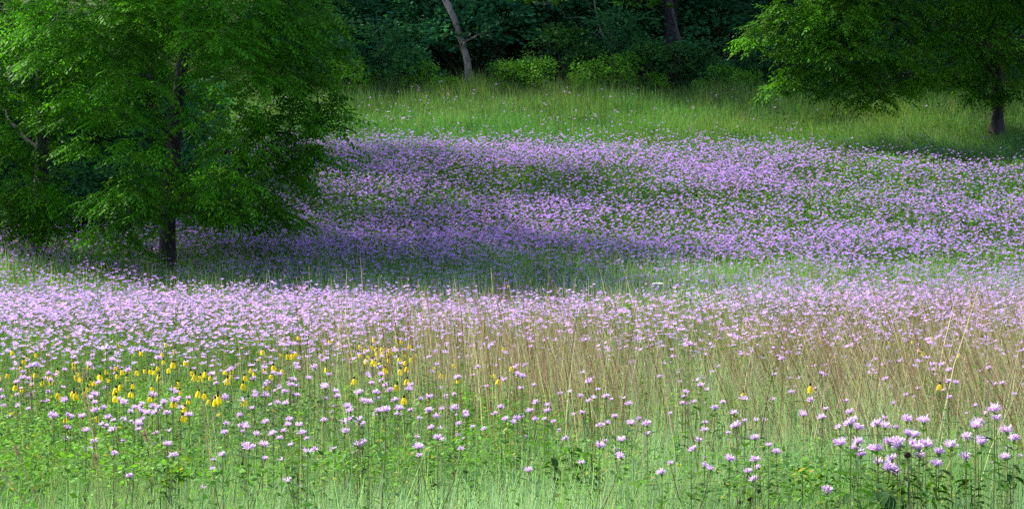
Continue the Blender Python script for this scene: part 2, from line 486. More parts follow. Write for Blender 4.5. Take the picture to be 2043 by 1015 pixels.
# --- the tree on the right at the top of the meadow
DR = 72.5
b3 = at(1990, 262, DR); b3[2] = ground(b3[0], b3[1]) - .1
tr3 = [b3, at(1990, 235, DR), at(1992, 200, DR), at(1990, 150, DR), at(1980, 80, DR), at(1975, 0, DR), at(1985, -100, DR), at(1985, -240, DR), at(1990, -420, DR)]
sp3 = px_sprays([
    (1500, 85, .5, -3), (1540, 50, .8, -3), (1500, 60, .4, -3), (1560, 20, .9, -3), (1490, 90, .25, -3), (1560, 110, .6, -3), (1590, 70, .8, -3.2), (1575, 150, .55, -3.2),
    (1560, 178, .38, -3.2), (1600, 180, .35, -3.2), (1530, 185, .25, -3), (1620, 140, .7, -3.4), (1640, 40, 1.0, -3.4), (1690, 110, .8, -3.6), (1720, 160, .55, -3.6), (1730, 195, .35, -3.6),
    (1700, 175, .5, -3.5), (1740, 130, .5, -3.4), (1760, 170, .3, -3.4), (1770, 60, .9, -3.4), (1650, 190, .28, -3.3), (1840, 75, .5, -3.2), (1835, 100, .35, -3.2), (1870, 50, .6, -3), (1800, 20, .9, -3),
    (1860, 150, .38, -2.5), (1885, 140, .3, -2.5), (1900, 20, .8, -2.5), (1790, 190, .4, -3), (1840, 185, .25, -2.6), (1950, 60, .7, .8), (2020, 100, .8, 1), (1960, 130, .5, .5), (2030, 30, .9, -.5),
    (1720, 0, 1., -3), (1620, -40, 1.1, -3), (1530, -40, .9, -3), (1920, 60, .8, -1.5), (1960, 20, .9, -1.5), (2010, 50, .8, -1.5), (1940, 110, .6, -1.3), (1990, 120, .7, -1.3), (2035, 120, .7, -1), (1915, 150, .5, -1.2), (1960, 160, .5, -1.2), (2010, 165, .5, -1), (1975, 185, .4, -1.2), (1870, 165, .4, -2), (1910, 175, .4, -1.8), (1945, 195, .3, -1.4), (1830, 170, .4, -2.4), (2030, 190, .4, -1), (1935, 175, .4, -1.3), (1960, 90, .9, -1.6), (2010, 10, 1, -1.6), (1750, 200, .35, -3.3), (1890, 100, .6, -1.5), (1780, 120, .6, -3), (1820, 140, .5, -3), (1680, 60, .9, -3.5), (1610, 100, .7, -3.3), (1650, 150, .6, -3.3), (1700, 200, .3, -3.3), (1740, 215, .25, -3.3), (1565, 165, .45, -3), (1965, 190, .35, -.8), (2010, 195, .3, -.8), (2030, 170, .35, 1)], DR, (-1, 1660))
for _ in range(75):
    a = rng.uniform(0, 2 * math.pi); zz = rng.uniform(b3[2] + 3.4, b3[2] + 12); R = 5.6 * math.sqrt(max(.05, 1 - ((zz - b3[2] - 6) / 6.6) ** 2)) * rng.uniform(.4, 1)
    sp3.append((b3[0] + R * math.cos(a) - .8, b3[1] + R * math.sin(a), zz, rng.uniform(.8, 1.2), rng.uniform(.8, 1.1)))
for _ in range(60):  # unseen boughs added high over the crown's left to darken the grass below
    a = rng.uniform(0, 2 * math.pi); zz = rng.uniform(b3[2] + 4.6, b3[2] + 11); R = 4.2 * rng.uniform(.2, 1)
    sp3.append((b3[0] - 4.2 + R * math.cos(a), b3[1] - .5 + R * math.sin(a), zz, rng.uniform(.9, 1.2), rng.uniform(.8, 1.1)))
tree('ash_tree', b3, tr3, [.24, .165, .155, .15, .14, .12, .1, .07, .02], sp3, M_BARK, M_TLEAF, 'broad ash tree on the right whose thick trunk rises from the shaded grass', col=(.065, .185, .012), leaf=.46, per=105, flat=.65, pairs=5, limb_r=.03)

# ------------------------------------------------------------------ the wood
WG = (.05, .18, .075)
def wood_proto(name, seed, h, R, r0, bark, n=60):
    o = round_tree(name, 0, 0, h, R, 'wood tree', r0=r0, zlo=.3, n=n, col=WG, leaf=.26, per=60, simple=True, bark=bark, mat=M_WLEAF, size=1.5)
    return o
woodrow = []
protos = [wood_proto('forest_tree', i, h, R, r, b) for i, (h, R, r, b) in enumerate([(15, 4.5, .2, M_BARK), (13, 4.0, .16, M_BARK), (16, 5.0, .22, M_BARK)])]
spots = []
for row, (dy, nn) in enumerate([(89.5, 9), (94, 9), (101, 10), (112, 10), (124, 10)]):
    for i in range(nn):
        u = (i + .5) / nn
        x = (-1.25 + 2.5 * u) * dy * 1021 / F + rng.uniform(-1.2, 1.2)
        spots.append((x, dy + rng.uniform(-1.5, 1.5), row))
words = ['first', 'second', 'third', 'fourth', 'fifth', 'sixth', 'seventh', 'eighth', 'ninth', 'tenth']
rown = ['front', 'second', 'third', 'fourth', 'rearmost']
cnt = {}
for i, (x, y, row) in enumerate(spots):
    p = protos[i % 3]
    z = float(ground(x, y)) + .0
    if i < 3:
        o = p; o.location = (x, y, z); o.rotation_euler = (0, 0, rng.uniform(0, 6.28))
    else:
        o = copy_thing(p, (x, y, z), rng.uniform(0, 6.28), rng.uniform(.85, 1.15))
    k = cnt.get(row, 0); cnt[row] = k + 1
    tag(o, 'dark leafy tree of the wood, %s from the left in the %s row' % (words[k], rown[row]), 'tree', 'trees of the dark wood')

# leaning pale tree in front of the wood
DW = 85.0
bl = at(940, 140, DW); bl[2] = ground(bl[0], bl[1]) - .2
tl = [bl, at(932, 120, DW), at(922, 85, DW), at(908, 42, DW), at(886, -5, DW), at(868, -60, DW), at(850, -140, DW), at(840, -300, DW), at(845, -500, DW)]
spl = [(tl[-1][0] + rng.normal(0, 2.2), tl[-1][1] + rng.normal(0, 2.2), tl[-1][2] + rng.normal(-1, 1.6), 1.2, 1.) for _ in range(26)] + px_sprays([(950, 75, .55, -.8), (985, 62, .45, -.8), (925, 92, .35, -.9), (905, 72, .35, -.8), (1000, 45, .35, -.6)], DW)
tree('leaning_tree', bl, tl, [.14, .11, .10, .10, .098, .09, .08, .05, .02], spl, M_BARKP, M_WLEAF, 'tree with pale leaning trunk at the wood edge, a leafy bough across it', col=(.03, .10, .045), leaf=.22, per=65, simple=True, limb_r=.012)
# slim forked sapling and a faint one
bs = at(1210, 112, 84.5); bs[2] = ground(bs[0], bs[1]) - .1
ts = [bs, at(1210, 95, 84.5), at(1209, 84, 84.5), at(1196, 55, 84.5), at(1188, 20, 84.5), at(1183, -20, 84.5), at(1180, -90, 84.5), at(1184, -200, 84.5)]
sps = px_sprays([(1040, 0, .5, -3), (1075, 6, .5, -3), (1110, -2, .45, -2.6), (1150, -12, .5, -2), (1209, 62, .15, 0), (1200, -60, .9), (1170, -120, 1.0), (1200, -190, 1.0), (1150, -60, .8)], 84.5)
tree('sapling', bs, ts, [.05, .045, .04, .028, .026, .024, .02, .01], sps, M_BARKM, M_WLEAF, 'thin forked pale sapling in the dark gap of the wood', col=(.06, .17, .02), leaf=.2, per=75, simple=True, limb_r=.006)
bs = at(1357, 110, 86); bs[2] = ground(bs[0], bs[1]) - .1
ts = [bs, at(1356, 85, 86), at(1348, 55, 86), at(1338, 10, 86), at(1334, -60, 86), at(1330, -200, 86)]
sps = px_sprays([(1250, 10, .5, -3), (1285, 4, .55, -3), (1320, 12, .5, -2.6), (1300, -40, .9, -.5), (1370, -40, .9), (1330, -140, 1.2), (1255, -30, .6, -.6)], 86)
tree('sapling', bs, ts, [.09, .08, .07, .065, .05, .02], sps, M_BARKG, M_WLEAF, 'slim grey sapling with bright leaves at the top, right of the forked one', col=(.06, .17, .02), leaf=.2, per=75, simple=True, limb_r=.006)

# shrubs: prototypes, then copies
def shrub_proto(name, h, R, col, leaf, n, per=60):
    root = empty(name, (0, 0, 0))
    g = Geo()
    sps = []
    for _ in range(n):
        a = rng.uniform(0, 2 * math.pi); zt = rng.uniform(.12, 1) ** .8; rr = R * math.sqrt(max(.05, 1 - (zt * .95) ** 2)) * rng.uniform(.2, 1)
        sps.append((rr * math.cos(a), rr * math.sin(a), h * zt, rng.uniform(.25, .5) * h / 1.8 + .08))
    for s in sps:
        tube(g, limb_path((s[0] * .1, s[1] * .1, -.1), s[:3], -.02, 5), np.linspace(.018, .005, 5), 5)
    g.obj('stems', M_BARKG, root, smooth=True)
    g = Geo()
    for s in sps:
        spray(g, s[:3], s[3], int(per * (s[3] / .4) ** 2), np.asarray(col) * rng.uniform(.75, 1.25), .75, leaf, simple=True)
    g.obj('foliage', M_WLEAF, root)
    tag(root, cat='shrub')
    return root
shr = [shrub_proto('shrub', 2.1, 1.3, (.045, .155, .055), .13, 28), shrub_proto('shrub', 1.7, 1.2, (.045, .13, .03), .13, 24), shrub_proto('shrub', 1.35, .8, (.11, .28, .025), .11, 20, 75),
       shrub_proto('tall_shrub', 3.6, 1.9, (.042, .17, .08), .16, 34, 75)]
def place(px, d, kind, sc, label, group, used=set()):
    x = (px - CX) / F * d; z = float(ground(x, d)) - .05
    p = shr[kind]
    if kind in used:
        o = copy_thing(p, (x, d, z), rng.uniform(0, 6.28), sc)
    else:
        used.add(kind); o = p; o.location = (x, d, z); o.scale = (sc,) * 3
    tag(o, label, 'shrub', group)
    LAST[0] = o
LAST = [None]; TOLABEL_S = []
dark = sorted([640 + i * 47 + rng.uniform(-14, 14) for i in range(30)])
for i, px in enumerate(dark):
    if 880 < px < 990 or 1180 < px < 1240: continue
    where = ('left of the pale leaning trunk' if px < 900 else 'between leaning trunk and forked sapling' if px < 1210 else 'right of the forked sapling' if px < 1500 else 'behind the right-hand tree')
    place(px, 82.6 + rng.uniform(-.6, .9), 0 if rng.random() < .5 else 1, rng.uniform(.45, 1.3), None, 'dark shrubs at the wood edge')
    TOLABEL_S.append((LAST[0], px, 0, 'dark green shrub', 'along the wood foot', 'dark shrubs at the wood edge', where))
for i in range(38):
    px = 600 + i * 40 + rng.uniform(-15, 15)
    where = ('left of the pale leaning trunk' if px < 900 else 'at the middle' if px < 1400 else 'at the right')
    place(px, rng.uniform(87.5, 97), 3, rng.uniform(.7, 1.7), None, 'tall bushes inside the wood')
    TOLABEL_S.append((LAST[0], px, 0, 'tall shadowy bush', 'inside the wood', 'tall bushes inside the wood', where))
light = [(752, 82.5, .62, 'small bright bush left of the pale leaning trunk, in the wood-foot shrubs'), (845, 81.9, .8, 'bright yellow-green bush nearest the left of the leaning trunk'), (918, 81.8, .45, 'little lime-green bush just at the foot of the leaning trunk'),
         (693, 80.6, .95, 'light green bush beside the tip of the big walnut tree'), (886, 80.6, .6, 'low bright bush in the grass before the leaning trunk'),
         (1020, 81.8, .8, 'bright bush first right of the leaning trunk'), (1075, 81.5, .85, 'rounded bright bush second right of the leaning trunk'), (1172, 81.4, .8, 'lime bush just below and left of the forked sapling'),
         (1238, 81.5, .95, 'lime bush just right of the forked sapling'), (1310, 81.4, .6, 'small pale bush below the slim grey sapling'), (1440, 81.6, .75, 'yellow-green bush left of the right-hand tree boughs'),
         (1490, 80.9, .7, 'light bush at the left tip of the right-hand tree'), (1400, 80.8, .5, 'small light bush in tall grass between slim sapling and right-hand tree')]
for px, d, sc, lb in light:
    place(px, d, 2, sc, lb, 'bright bushes along the wood edge')
for i, (px, d, k, sc) in enumerate([(20, 57, 3, .75), (110, 56, 3, .8), (190, 57, 3, .8), (270, 58, 3, .8), (-60, 56, 3, .9), (150, 54.5, 0, .8), (60, 54.3, 0, .7), (230, 55, 0, .8), (360, 60, 3, .7)]):
    place(px, d, k, sc, ['bush in deep shade behind the left walnuts, ' + s for s in ['at the picture edge', 'right of the hidden trunk', 'in the darkest gap', 'behind the low hanging bough', 'beyond the edge', 'low in the darkest gap', 'low by the picture edge', 'low behind the low hanging bough', 'nearest the main trunk']][i], 'shaded bushes behind the walnuts')

# ------------------------------------------------------------------ meadow: where things grow
T_BERG = table([
    (150, .03, .03, .03, .03, .03, .03, .03, .02, .02), (175, .2, .2, .2, .2, .35, .2, .1, .02, .02), (210, .9, .9, .9, .9, .6, .6, .3, .05, .04), (245, 1.4, 1.4, 1.4, 1.4, 1.1, .8, .5, .1, .04),
    (262, 12, 12, 12, 10, 9, 5, 2.5, .8, .3), (285, 40, 40, 40, 38, 34, 28, 18, 4, 1), (315, 50, 50, 50, 50, 46, 38, 34, 24, 14), (350, 50, 50, 50, 48, 44, 36, 36, 36, 34),
    (385, 34, 34, 38, 24, 34, 36, 34, 40, 40), (420, 18, 18, 26, 30, 34, 36, 40, 40, 38), (455, 15, 15, 24, 40, 44, 38, 36, 36, 36), (490, 22, 24, 28, 36, 26, 22, 26, 34, 36),
    (520, 22, 22, 20, 14, 11, 13, 16, 30, 36), (548, 14, 14, 12, 9, 6, 7, 14, 22, 30), (566, 26, 28, 26, 22, 9, 6, 18, 24, 28), (590, 30, 30, 28, 27, 26, 26, 30, 30, 30),
    (620, 28, 28, 25, 25, 25, 24, 26, 26, 24), (660, 22, 22, 17, 15, 14, 13, 14, 14, 13), (700, 15, 15, 11, 9, 7, 7, 6, 6, 5.5), (750, 5, 4, 5, 4, 3, 2.6, 2.2, 2, 2.),
    (800, 6, 5, 5, 6, 4.5, 4, 3.5, 2.5, 2.5), (850, 7, 6, 6, 7, 5, 3, 3.5, 1.5, 1.), (900, 5, 4.5, 5, 7, 4.5, 3.5, 4.5, 1.5, 1.), (940, 1.5, 1.3, 1, 1, 1, .8, 1, .3, .3), (980, .4, .3, .1, .1, .1, 0, 0, 0, 0), (1015, 0, 0, 0, 0, 0, 0, 0, 0, 0)])

# --- bergamot head shapes
LILAC = np.array([.70, .48, .86])
def head_shape(seed, petals, r=.032, strips=3):
    """shaggy dome of curling tube petals over a green button"""
    R_ = np.random.default_rng(seed)
    g = Geo()
    a = R_.uniform(0, 2 * math.pi, petals); e = R_.uniform(-.1, .95, petals)
    ln = r * R_.uniform(.75, 1.15, petals)
    o = np.stack([np.cos(a) * np.cos(e), np.sin(a) * np.cos(e), np.sin(e)], 1)
    s = unit(np.cross(o, np.array([0, 0, 1.])) + R_.normal(0, .4, (petals, 3)))
    rows = []
    for k in range(strips + 1):
        t = k / strips
        p = o * (ln * (.25 + .75 * t))[:, None] + np.array([0, 0, 1.]) * (ln * (.45 * t - .22 * t * t * t))[:, None] + np.array([0, 0, .004])
        wd = r * (.12 + .07 * math.sin(t * 2.8))
        rows += [p - s * wd * .5, p + s * wd * .5]
    V = np.stack(rows, 1).reshape(-1, 3)
    base = (np.arange(petals) * 2 * (strips + 1))[:, None]
    q = np.concatenate([base + np.array([[2 * k, 2 * k + 1, 2 * k + 3, 2 * k + 2]]) for k in range(strips)], 0)
    C = np.repeat(np.clip(LILAC * np.array([1.16, 1.28, 1.03]) * R_.uniform(.85, 1.12, (petals, 1)) * R_.uniform(.95, 1.05, (petals, 3)), 0, .9), 2 * (strips + 1), 0)
    g.add(V, q, c=C)
    return g

def button(g, r=.010, c=(.20, .28, .11)):
    a = np.arange(8) / 8 * 2 * math.pi
    pts = [(0, 0, r * 1.1)]
    for rr, z in ((.8, .8), (1.05, .1), (.7, -.6)):
        pts += [(r * rr * math.cos(x), r * rr * math.sin(x), r * z) for x in a]
    t = [(0, 1 + i, 1 + (i + 1) % 8) for i in range(8)]
    q = [(1 + k * 8 + i, 9 + k * 8 + i, 9 + k * 8 + (i + 1) % 8, 1 + k * 8 + (i + 1) % 8) for k in range(2) for i in range(8)]
    g.add(pts, q, t, c)

# far heads as arrays: a cheap template repeated at many places
def far_template(seed, petals=15, r=.03):
    R_ = np.random.default_rng(seed)
    V, Q = [], []
    for i in range(petals):
        a = i * 2.4 + R_.uniform(-.3, .3); e = R_.uniform(-.15, 1.0); l = r * R_.uniform(.85, 1.1)
        o = np.array([math.cos(a) * math.cos(e), math.sin(a) * math.cos(e), math.sin(e) * .8])
        s = unit(np.cross(o, np.array([0, 0, 1.])) + R_.normal(0, .3, 3)) * r * .15
        V += [o * l * .15 + s * .6, o * l * .15 - s * .6, o * l - s * .6, o * l + s * .6]
        V[-1][2] += r * .1; V[-2][2] += r * .1
        Q.append([4 * i, 4 * i + 1, 4 * i + 2, 4 * i + 3])
    return np.array(V), np.array(Q)
FT = [far_template(s) for s in range(6)]

def far_heads(g, P, S, C):
    k = rng.integers(0, len(FT), len(P)); ang = rng.uniform(0, 6.28, len(P))
    tl_ = rng.normal(0, .09, (len(P), 2))
    for i, (tv, tq) in enumerate(FT):
        m = k == i
        n = m.sum()
        if not n: continue
        c, s = np.cos(ang[m])[:, None], np.sin(ang[m])[:, None]
        x = tv[None, :, 0] * c - tv[None, :, 1] * s; y = tv[None, :, 0] * s + tv[None, :, 1] * c
        z = tv[None, :, 2] + x * tl_[m, 0:1] + y * tl_[m, 1:2]
        V = np.stack([x, y, z], -1) * S[m][:, None, None] + P[m][:, None]
        Q = (np.arange(n) * len(tv))[:, None, None] + tq[None]
        g.add(V.reshape(-1, 3), Q.reshape(-1, 4), c=np.repeat(C[m], len(tv), 0))

# --- sample bergamot plants
def sample(dens, d0, d1, marg=1.15, hmean=.85, hsd=.1):
    A = (d1 ** 2 - d0 ** 2) * 1021 / F * marg
    n = int(A * dens)
    y = np.sqrt(rng.uniform(d0 ** 2, d1 ** 2, n)); x = rng.uniform(-1, 1, n) * marg * y * 1021 / F
    h = np.clip(rng.normal(hmean, hsd, n), .45, 1.2)
    gz = ground(x, y)
    px, py = project(x, y, gz + h)
    return x, y, gz, h, px, py

bx_, by_, bgz, bh, bpx, bpy_ = sample(170, 10.6, 82)
cl = fbm(bx_, by_ * 1.0, 2.4, 11)
dn = T_BERG(bpx, bpy_) * np.where(by_ > 40, 4.3, 3.6) * np.clip(.45 + (cl - .36) * 3.0 + rng.normal(0, .15, len(cl)), .3, 1.35)
near = by_ < 24
dn = np.where(near, T_BERG(bpx, bpy_) * 1.6 * np.clip((fbm(bx_, by_, .9, 31) - .36) * 6, .1, 2.2), dn)
keep = rng.uniform(0, 170, len(bx_)) < dn
keep &= ~((bpx > 1640) & (by_ < 13.6))
bx_, by_, bgz, bh, bpx, bpy_ = [a[keep] for a in (bx_, by_, bgz, bh, bpx, bpy_)]
hd = bh.copy()
far_h = (by_ > 37)
hd = np.where(far_h, hd * .85, hd)
# hand-placed heads of the nearest clump on the right: pixel and distance
CL = [(1697, 843), (1699, 853), (1748, 850), (1751, 844), (1797, 836), (1852, 840), (1984, 816), (2003, 833), (1967, 842), (1946, 849), (2009, 860), (2007, 874), (1928, 870), (1944, 880), (1896, 887), (1676, 883),
      (1720, 891), (1726, 881), (1740, 893), (1763, 880), (1783, 882), (1790, 878), (1806, 891), (1817, 893), (1825, 867), (1818, 864), (1825, 881), (1873, 901), (1757, 932), (1774, 940), (1717, 906), (1763, 897),
      (1840, 907), (1868, 925), (1658, 979), (1938, 912), (2005, 911), (1787, 913), (1736, 920), (1847, 885)]
idx = np.argsort(by_)
infr = (bpx > -10) & (bpx < 2053) & (bpy_ < 1015)
indiv = [i for i in idx if infr[i]][:300 - len(CL)]
isind = np.zeros(len(bx_), bool); isind[indiv] = True
print('bergamot', len(bx_), 'individual out to', by_[indiv[-1]])

# everything past the 300 nearest is one mass of flowers
g = Geo(); gs = Geo()
m = ~isind
P = np.stack([bx_[m], by_[m], bgz[m] + hd[m]], 1)
n = len(P)
S = np.clip(rng.normal(.88, .2, n), .4, 1.4)
Cc = jit(LILAC, n, .07) * mixc((1.04, .96, .96), (.93, .97, 1.06), rng.random(n))
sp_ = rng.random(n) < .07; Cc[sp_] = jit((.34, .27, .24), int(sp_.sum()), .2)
S = S * np.where(P[:, 1] > 42, 1.06, 1.0)
Cc = Cc * np.where(P[:, 1:2] > 37, [[.87, .78, .96]], [[1.03, 1.04, 1.0]])  # slope shade put into the petal colour: darker, more violet past the crest
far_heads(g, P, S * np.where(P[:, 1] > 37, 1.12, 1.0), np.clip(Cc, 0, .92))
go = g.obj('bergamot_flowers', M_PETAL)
tag(go, 'mass of small lilac bergamot flowers covering the meadow and slope', 'flowers', kind='stuff')
# their stems and leaves
g = Geo()
root = np.stack([bx_[m] + rng.normal(0, .04, n), by_[m] + rng.normal(0, .04, n), bgz[m]], 1)
lean = P[:, :2] - root[:, :2]
blades(g, root, P[:, 2] - root[:, 2], np.full(n, .006), lean, jit((.07, .12, .04), n), jit((.11, .13, .06), n), 1)
for k in range(4):
    t = rng.uniform(.35, .96, n)
    p = root + (P - root) * t[:, None]
    a = rng.uniform(0, 6.28, n)
    d = np.stack([np.cos(a), np.sin(a), rng.uniform(-.3, .6, n)], 1)
    L_ = rng.uniform(.05, .09, n) * np.where(P[:, 1] > 37, 1.25, 1.0)
    rhombs(g, p, d, np.cross(d, [0, 0, 1.]) + rng.normal(0, .3, (n, 3)), L_, L_ * .34, jit((.065, .15, .03), n, .2))
go = g.obj('bergamot_leaves', M_HERB)
tag(go, 'green stems and narrow leaves below the massed lilac flowers', 'leaves', kind='stuff')

# --- individual bergamots
def bergamot_proto(seed, heads, leafy=True):
    """plant of unit height 1 m-ish: heads = list of (dx, dy, z) tops"""
    global rng
    root = empty('wild_bergamot', (0, 0, 0))
    gs = Geo(); gl = Geo()
    main = np.array(heads[0])
    p0 = np.array([0, 0, -.05]); p1 = main * np.array([.5, .5, .5]) + rng.normal(0, .012, 3)
    tube(gs, [p0, p1, main * np.array([.9, .9, .85]), main], [.0026, .0023, .0019, .0016], 5, (.12, .105, .05))
    nodes = [(p0 * (1 - t) + p1 * t if t < 1 else p1 * (2 - t) + main * (t - 1)) for t in (.5, .7, .9, 1.1, 1.3, 1.5, 1.7, 1.9)]
    for h in heads[1:]:
        h = np.array(h); st = p1 + (main - p1) * .25
        tube(gs, [st, st * .5 + h * .5 + np.array([h[0], h[1], 0]) * .12, h], [.0024, .0021, .0018], 5, (.12, .10, .05))
        for t in (.4, .7): nodes.append(st + (h - st) * t)
    gs.obj('stem', M_STEM, root, smooth=True)
    for j, nd in enumerate(nodes):
        a0 = rng.uniform(0, 3.14)
        for sg in (0, math.pi):
            a = a0 + sg
            d = np.array([[math.cos(a), math.sin(a), rng.uniform(-.25, .5)]])
            L_ = rng.uniform(.055, .10)
            side = np.cross(d, [0, 0, 1.])
            rhombs(gl, nd[None], d, side, L_, L_ * .36, jit((.06, .135, .025), 1, .2), .12)
    gl.obj('leaves', M_HERB, root)
    for k, h in enumerate(heads):
        hg = head_shape(seed * 10 + k, (62 + (seed % 3) * 8) if seed != 7 else 24, .031 + .003 * (k == 0))
        ho = hg.obj('flower_head', M_PETAL, root)
        ho.location = h
        ho.rotation_euler = (rng.normal(0, .15), rng.normal(0, .15), 0)
        bg_ = Geo(); button(bg_)
        for a in np.arange(7) / 7 * 6.28:
            d = np.array([[math.cos(a), math.sin(a), -.25]])
            rhombs(bg_, np.array([[0, 0, -.006]]), d, np.cross(d, [0, 0, 1.]), .026, .012, jit((.20, .30, .09), 1, .15))
        bg_.obj('bracts', M_HERB, ho)
    tag(root, cat='flower')
    return root
hp = [[(0, 0, .85)], [(.03, .02, .85)], [(-.04, .0, .85)], [(.01, 0, .85), (.07, .02, .76)], [(0, .02, .85), (-.09, -.01, .79)], [(0, 0, .85), (.1, .03, .8), (-.08, .03, .77)], [(.02, 0, .85), (-.06, .04, .72)]]
BP = [bergamot_proto(i + 1, h) for i, h in enumerate(hp)]
used_b = set(); HEAD0 = {}
def put_bergamot(x, y, htop, k, sc_xy, label, group):
    z = float(ground(x, y)); s = htop / .85
    p = BP[k]
    if k in used_b: o = copy_thing(p, (x, y, z), 0, 1)
    else:
        used_b.add(k); o = p; o.location = (x, y, z)
    o.rotation_euler = (0, 0, rng.uniform(0, 6.28))
    # stretch only the stem length; heads keep their size
    for ch in o.children:
        if ch.name.startswith('flower_head'):
            b0 = HEAD0.setdefault(ch.data.name, tuple(ch.location))
            ch.location = (b0[0], b0[1], b0[2] + (htop - .85)); ch.scale = (sc_xy * rng.uniform(.85, 1.1),) * 3
            ch.rotation_euler = (rng.normal(0, .2), rng.normal(0, .2), rng.uniform(0, 6.28))
        elif ch.name.startswith('leaves'):
            ch.location = (0, 0, htop - .85)
        else:
            ch.location = (0, 0, htop - .85) if htop < .85 else (0, 0, 0); ch.scale = (1, 1, 1) if htop < .85 else (1, 1, s)
    tag(o, label, 'flower', group)
    return o

TOLABEL = []      # (object, photo x, photo y, kind of thing, band words, group)
STRIPS = [(110, 'by the left edge'), (250, 'below the left walnut'), (420, 'below the walnut trunk'), (600, 'below the walnut crown'), (760, 'below the walnut tip'), (960, 'below the leaning trunk'),
          (1130, 'at mid picture'), (1290, 'below the forked sapling'), (1450, 'below the grey sapling'), (1620, 'below the ash tip'), (1880, 'below the ash crown'), (9999, 'below the ash trunk')]
ORD = [w_ + ' from left' for w_ in 'first second third fourth fifth sixth seventh eighth ninth tenth eleventh twelfth thirteenth fourteenth fifteenth sixteenth seventeenth eighteenth nineteenth twentieth'.split()]
def label_all():
    cells = {}
    for o, px, py, kind, band, grp, strip in TOLABEL:
        st = strip or next(w_ for x_, w_ in STRIPS if px < x_)
        cells.setdefault((kind, band, st), []).append((px, o, grp))
    for (kind, band, st), lst in cells.items():
        lst.sort(key=lambda t_: t_[0])
        for i, (px, o, grp) in enumerate(lst):
            if len(lst) == 1: o_ = 'only one'
            elif i == len(lst) - 1: o_ = 'rightmost'
            else: o_ = 'leftmost' if i == 0 else ORD[min(i, 19)]
            lb = ' '.join(('%s, %s %s %s' % (kind, o_, band, st)).split())
            o['label'] = lb; o['group'] = grp
def zone(px, py):
    for y_, w_ in ((940, 'in the bottom band'), (910, 'in the second band'), (885, 'in the third band'), (865, 'in the fourth band'), (845, 'in the fifth band'), (825, 'in the sixth band'), (805, 'in the seventh band'), (785, 'in the eighth band'), (765, 'in the ninth band'), (753, 'in the tenth band')):
        if py > y_: return w_
    return 'in the farthest band'
for i in indiv:
    k = int(rng.choice([0, 1, 2, 3, 4, 5, 6], p=[.2, .18, .16, .12, .12, .08, .14]))
    o = put_bergamot(bx_[i], by_[i], float(bh[i]), k, float(rng.uniform(.52, .86)), None, None)
    TOLABEL.append((o, float(bpx[i]), float(bpy_[i]), 'lilac bergamot', zone(bpx[i], bpy_[i]), 'lilac bergamots of the near meadow', None))
special = {34: 'single large pale bergamot standing alone low left of the clump', 0: 'left-hand tall bergamot of the clump, one head stacked over another', 4: 'tall pale bergamot in the clump, standing above the middle heads',
           5: 'tallest bergamot in the middle of the clump, with a dark bare stem', 6: 'highest bergamot of the clump, at its right end', 7: 'bergamot just right of and below the highest head', 15: 'leftmost bergamot of the clump, over yellow-green leaves',
           2: 'bergamot in the clump between the stacked left head and the tall pale one', 28: 'low bergamot under the dense middle of the clump', 14: 'round bergamot in the gap between the middle and right of the clump', 36: 'flat bergamot low at the right edge of the clump'}
for i, (px, py) in enumerate(CL):
    d = 12.0 + (i * 37 % 11) * .07
    p = at(px, py + 5, d)
    gz = float(ground(p[0], p[1]))
    lb = special.get(i)
    o = put_bergamot(p[0], p[1], float(p[2] - gz), int(i % 3), .95, lb, 'clump of large bergamots nearest the viewer')
    if lb is None:
        TOLABEL.append((o, px, py, 'large pale bergamot', 'in the upper row' if py < 880 else 'in the lower row', 'clump of large bergamots nearest the viewer',
                        'left in the clump' if px < 1800 else 'at mid clump' if px < 1880 else 'right in the clump'))

# ------------------------------------------------------------------ yellow coneflowers
def cone_proto(seed, side):
    root = empty('yellow_coneflower', (0, 0, 0))
    g = Geo(); tube(g, [(side * .06, 0, -.6), (side * .05, 0, -.3), (side * .02, .01, .3), (0, 0, .6), (0, 0, .8)], [.003, .003, .0028, .0024, .002], 5, (.07, .12, .04))
    g.obj('stem', M_STEM, root, smooth=True)
    g = Geo(); k = 9 + seed % 3
    a = np.arange(k) / k * 6.283 + rng.normal(0, .15, k)
    e = rng.uniform(.7, 1.0, k)
    rows = []
    for t in (0, .35, .7, 1.0):
        rad = .008 + .021 * math.sin(min(t * 1.7, 1.57)) * e
        z = .8 + .0 - t * t * .028 - t * .016
        p = np.stack([np.cos(a) * rad, np.sin(a) * rad, np.full(k, z)], 1)
        s = np.stack([-np.sin(a), np.cos(a), np.zeros(k)], 1) * (.003 + .0048 * math.sin(t * 2.7 + .2))
        rows += [p - s, p + s]
    V = np.stack(rows, 1).reshape(-1, 3)
    base = (np.arange(k) * 8)[:, None]
    q = np.concatenate([base + np.array([[2 * j, 2 * j + 1, 2 * j + 3, 2 * j + 2]]) for j in range(3)], 0)
    g.add(V, q, c=np.repeat(jit((.95, .74, .012), k, .08), 8, 0))
    g.obj('petals', M_YELLOW, root)
    g = Geo(); button(g, .0095, (.035, .018, .008)); o = g.obj('cone', M_CONE, root, smooth=True)
    o.location = (0, 0, .808); o.scale = (1, 1, 1.35)
    tag(root, cat='flower')
    return root
YP = [cone_proto(i, s) for i, s in enumerate((-1, 1, .5, -.3))]
used_y = set()

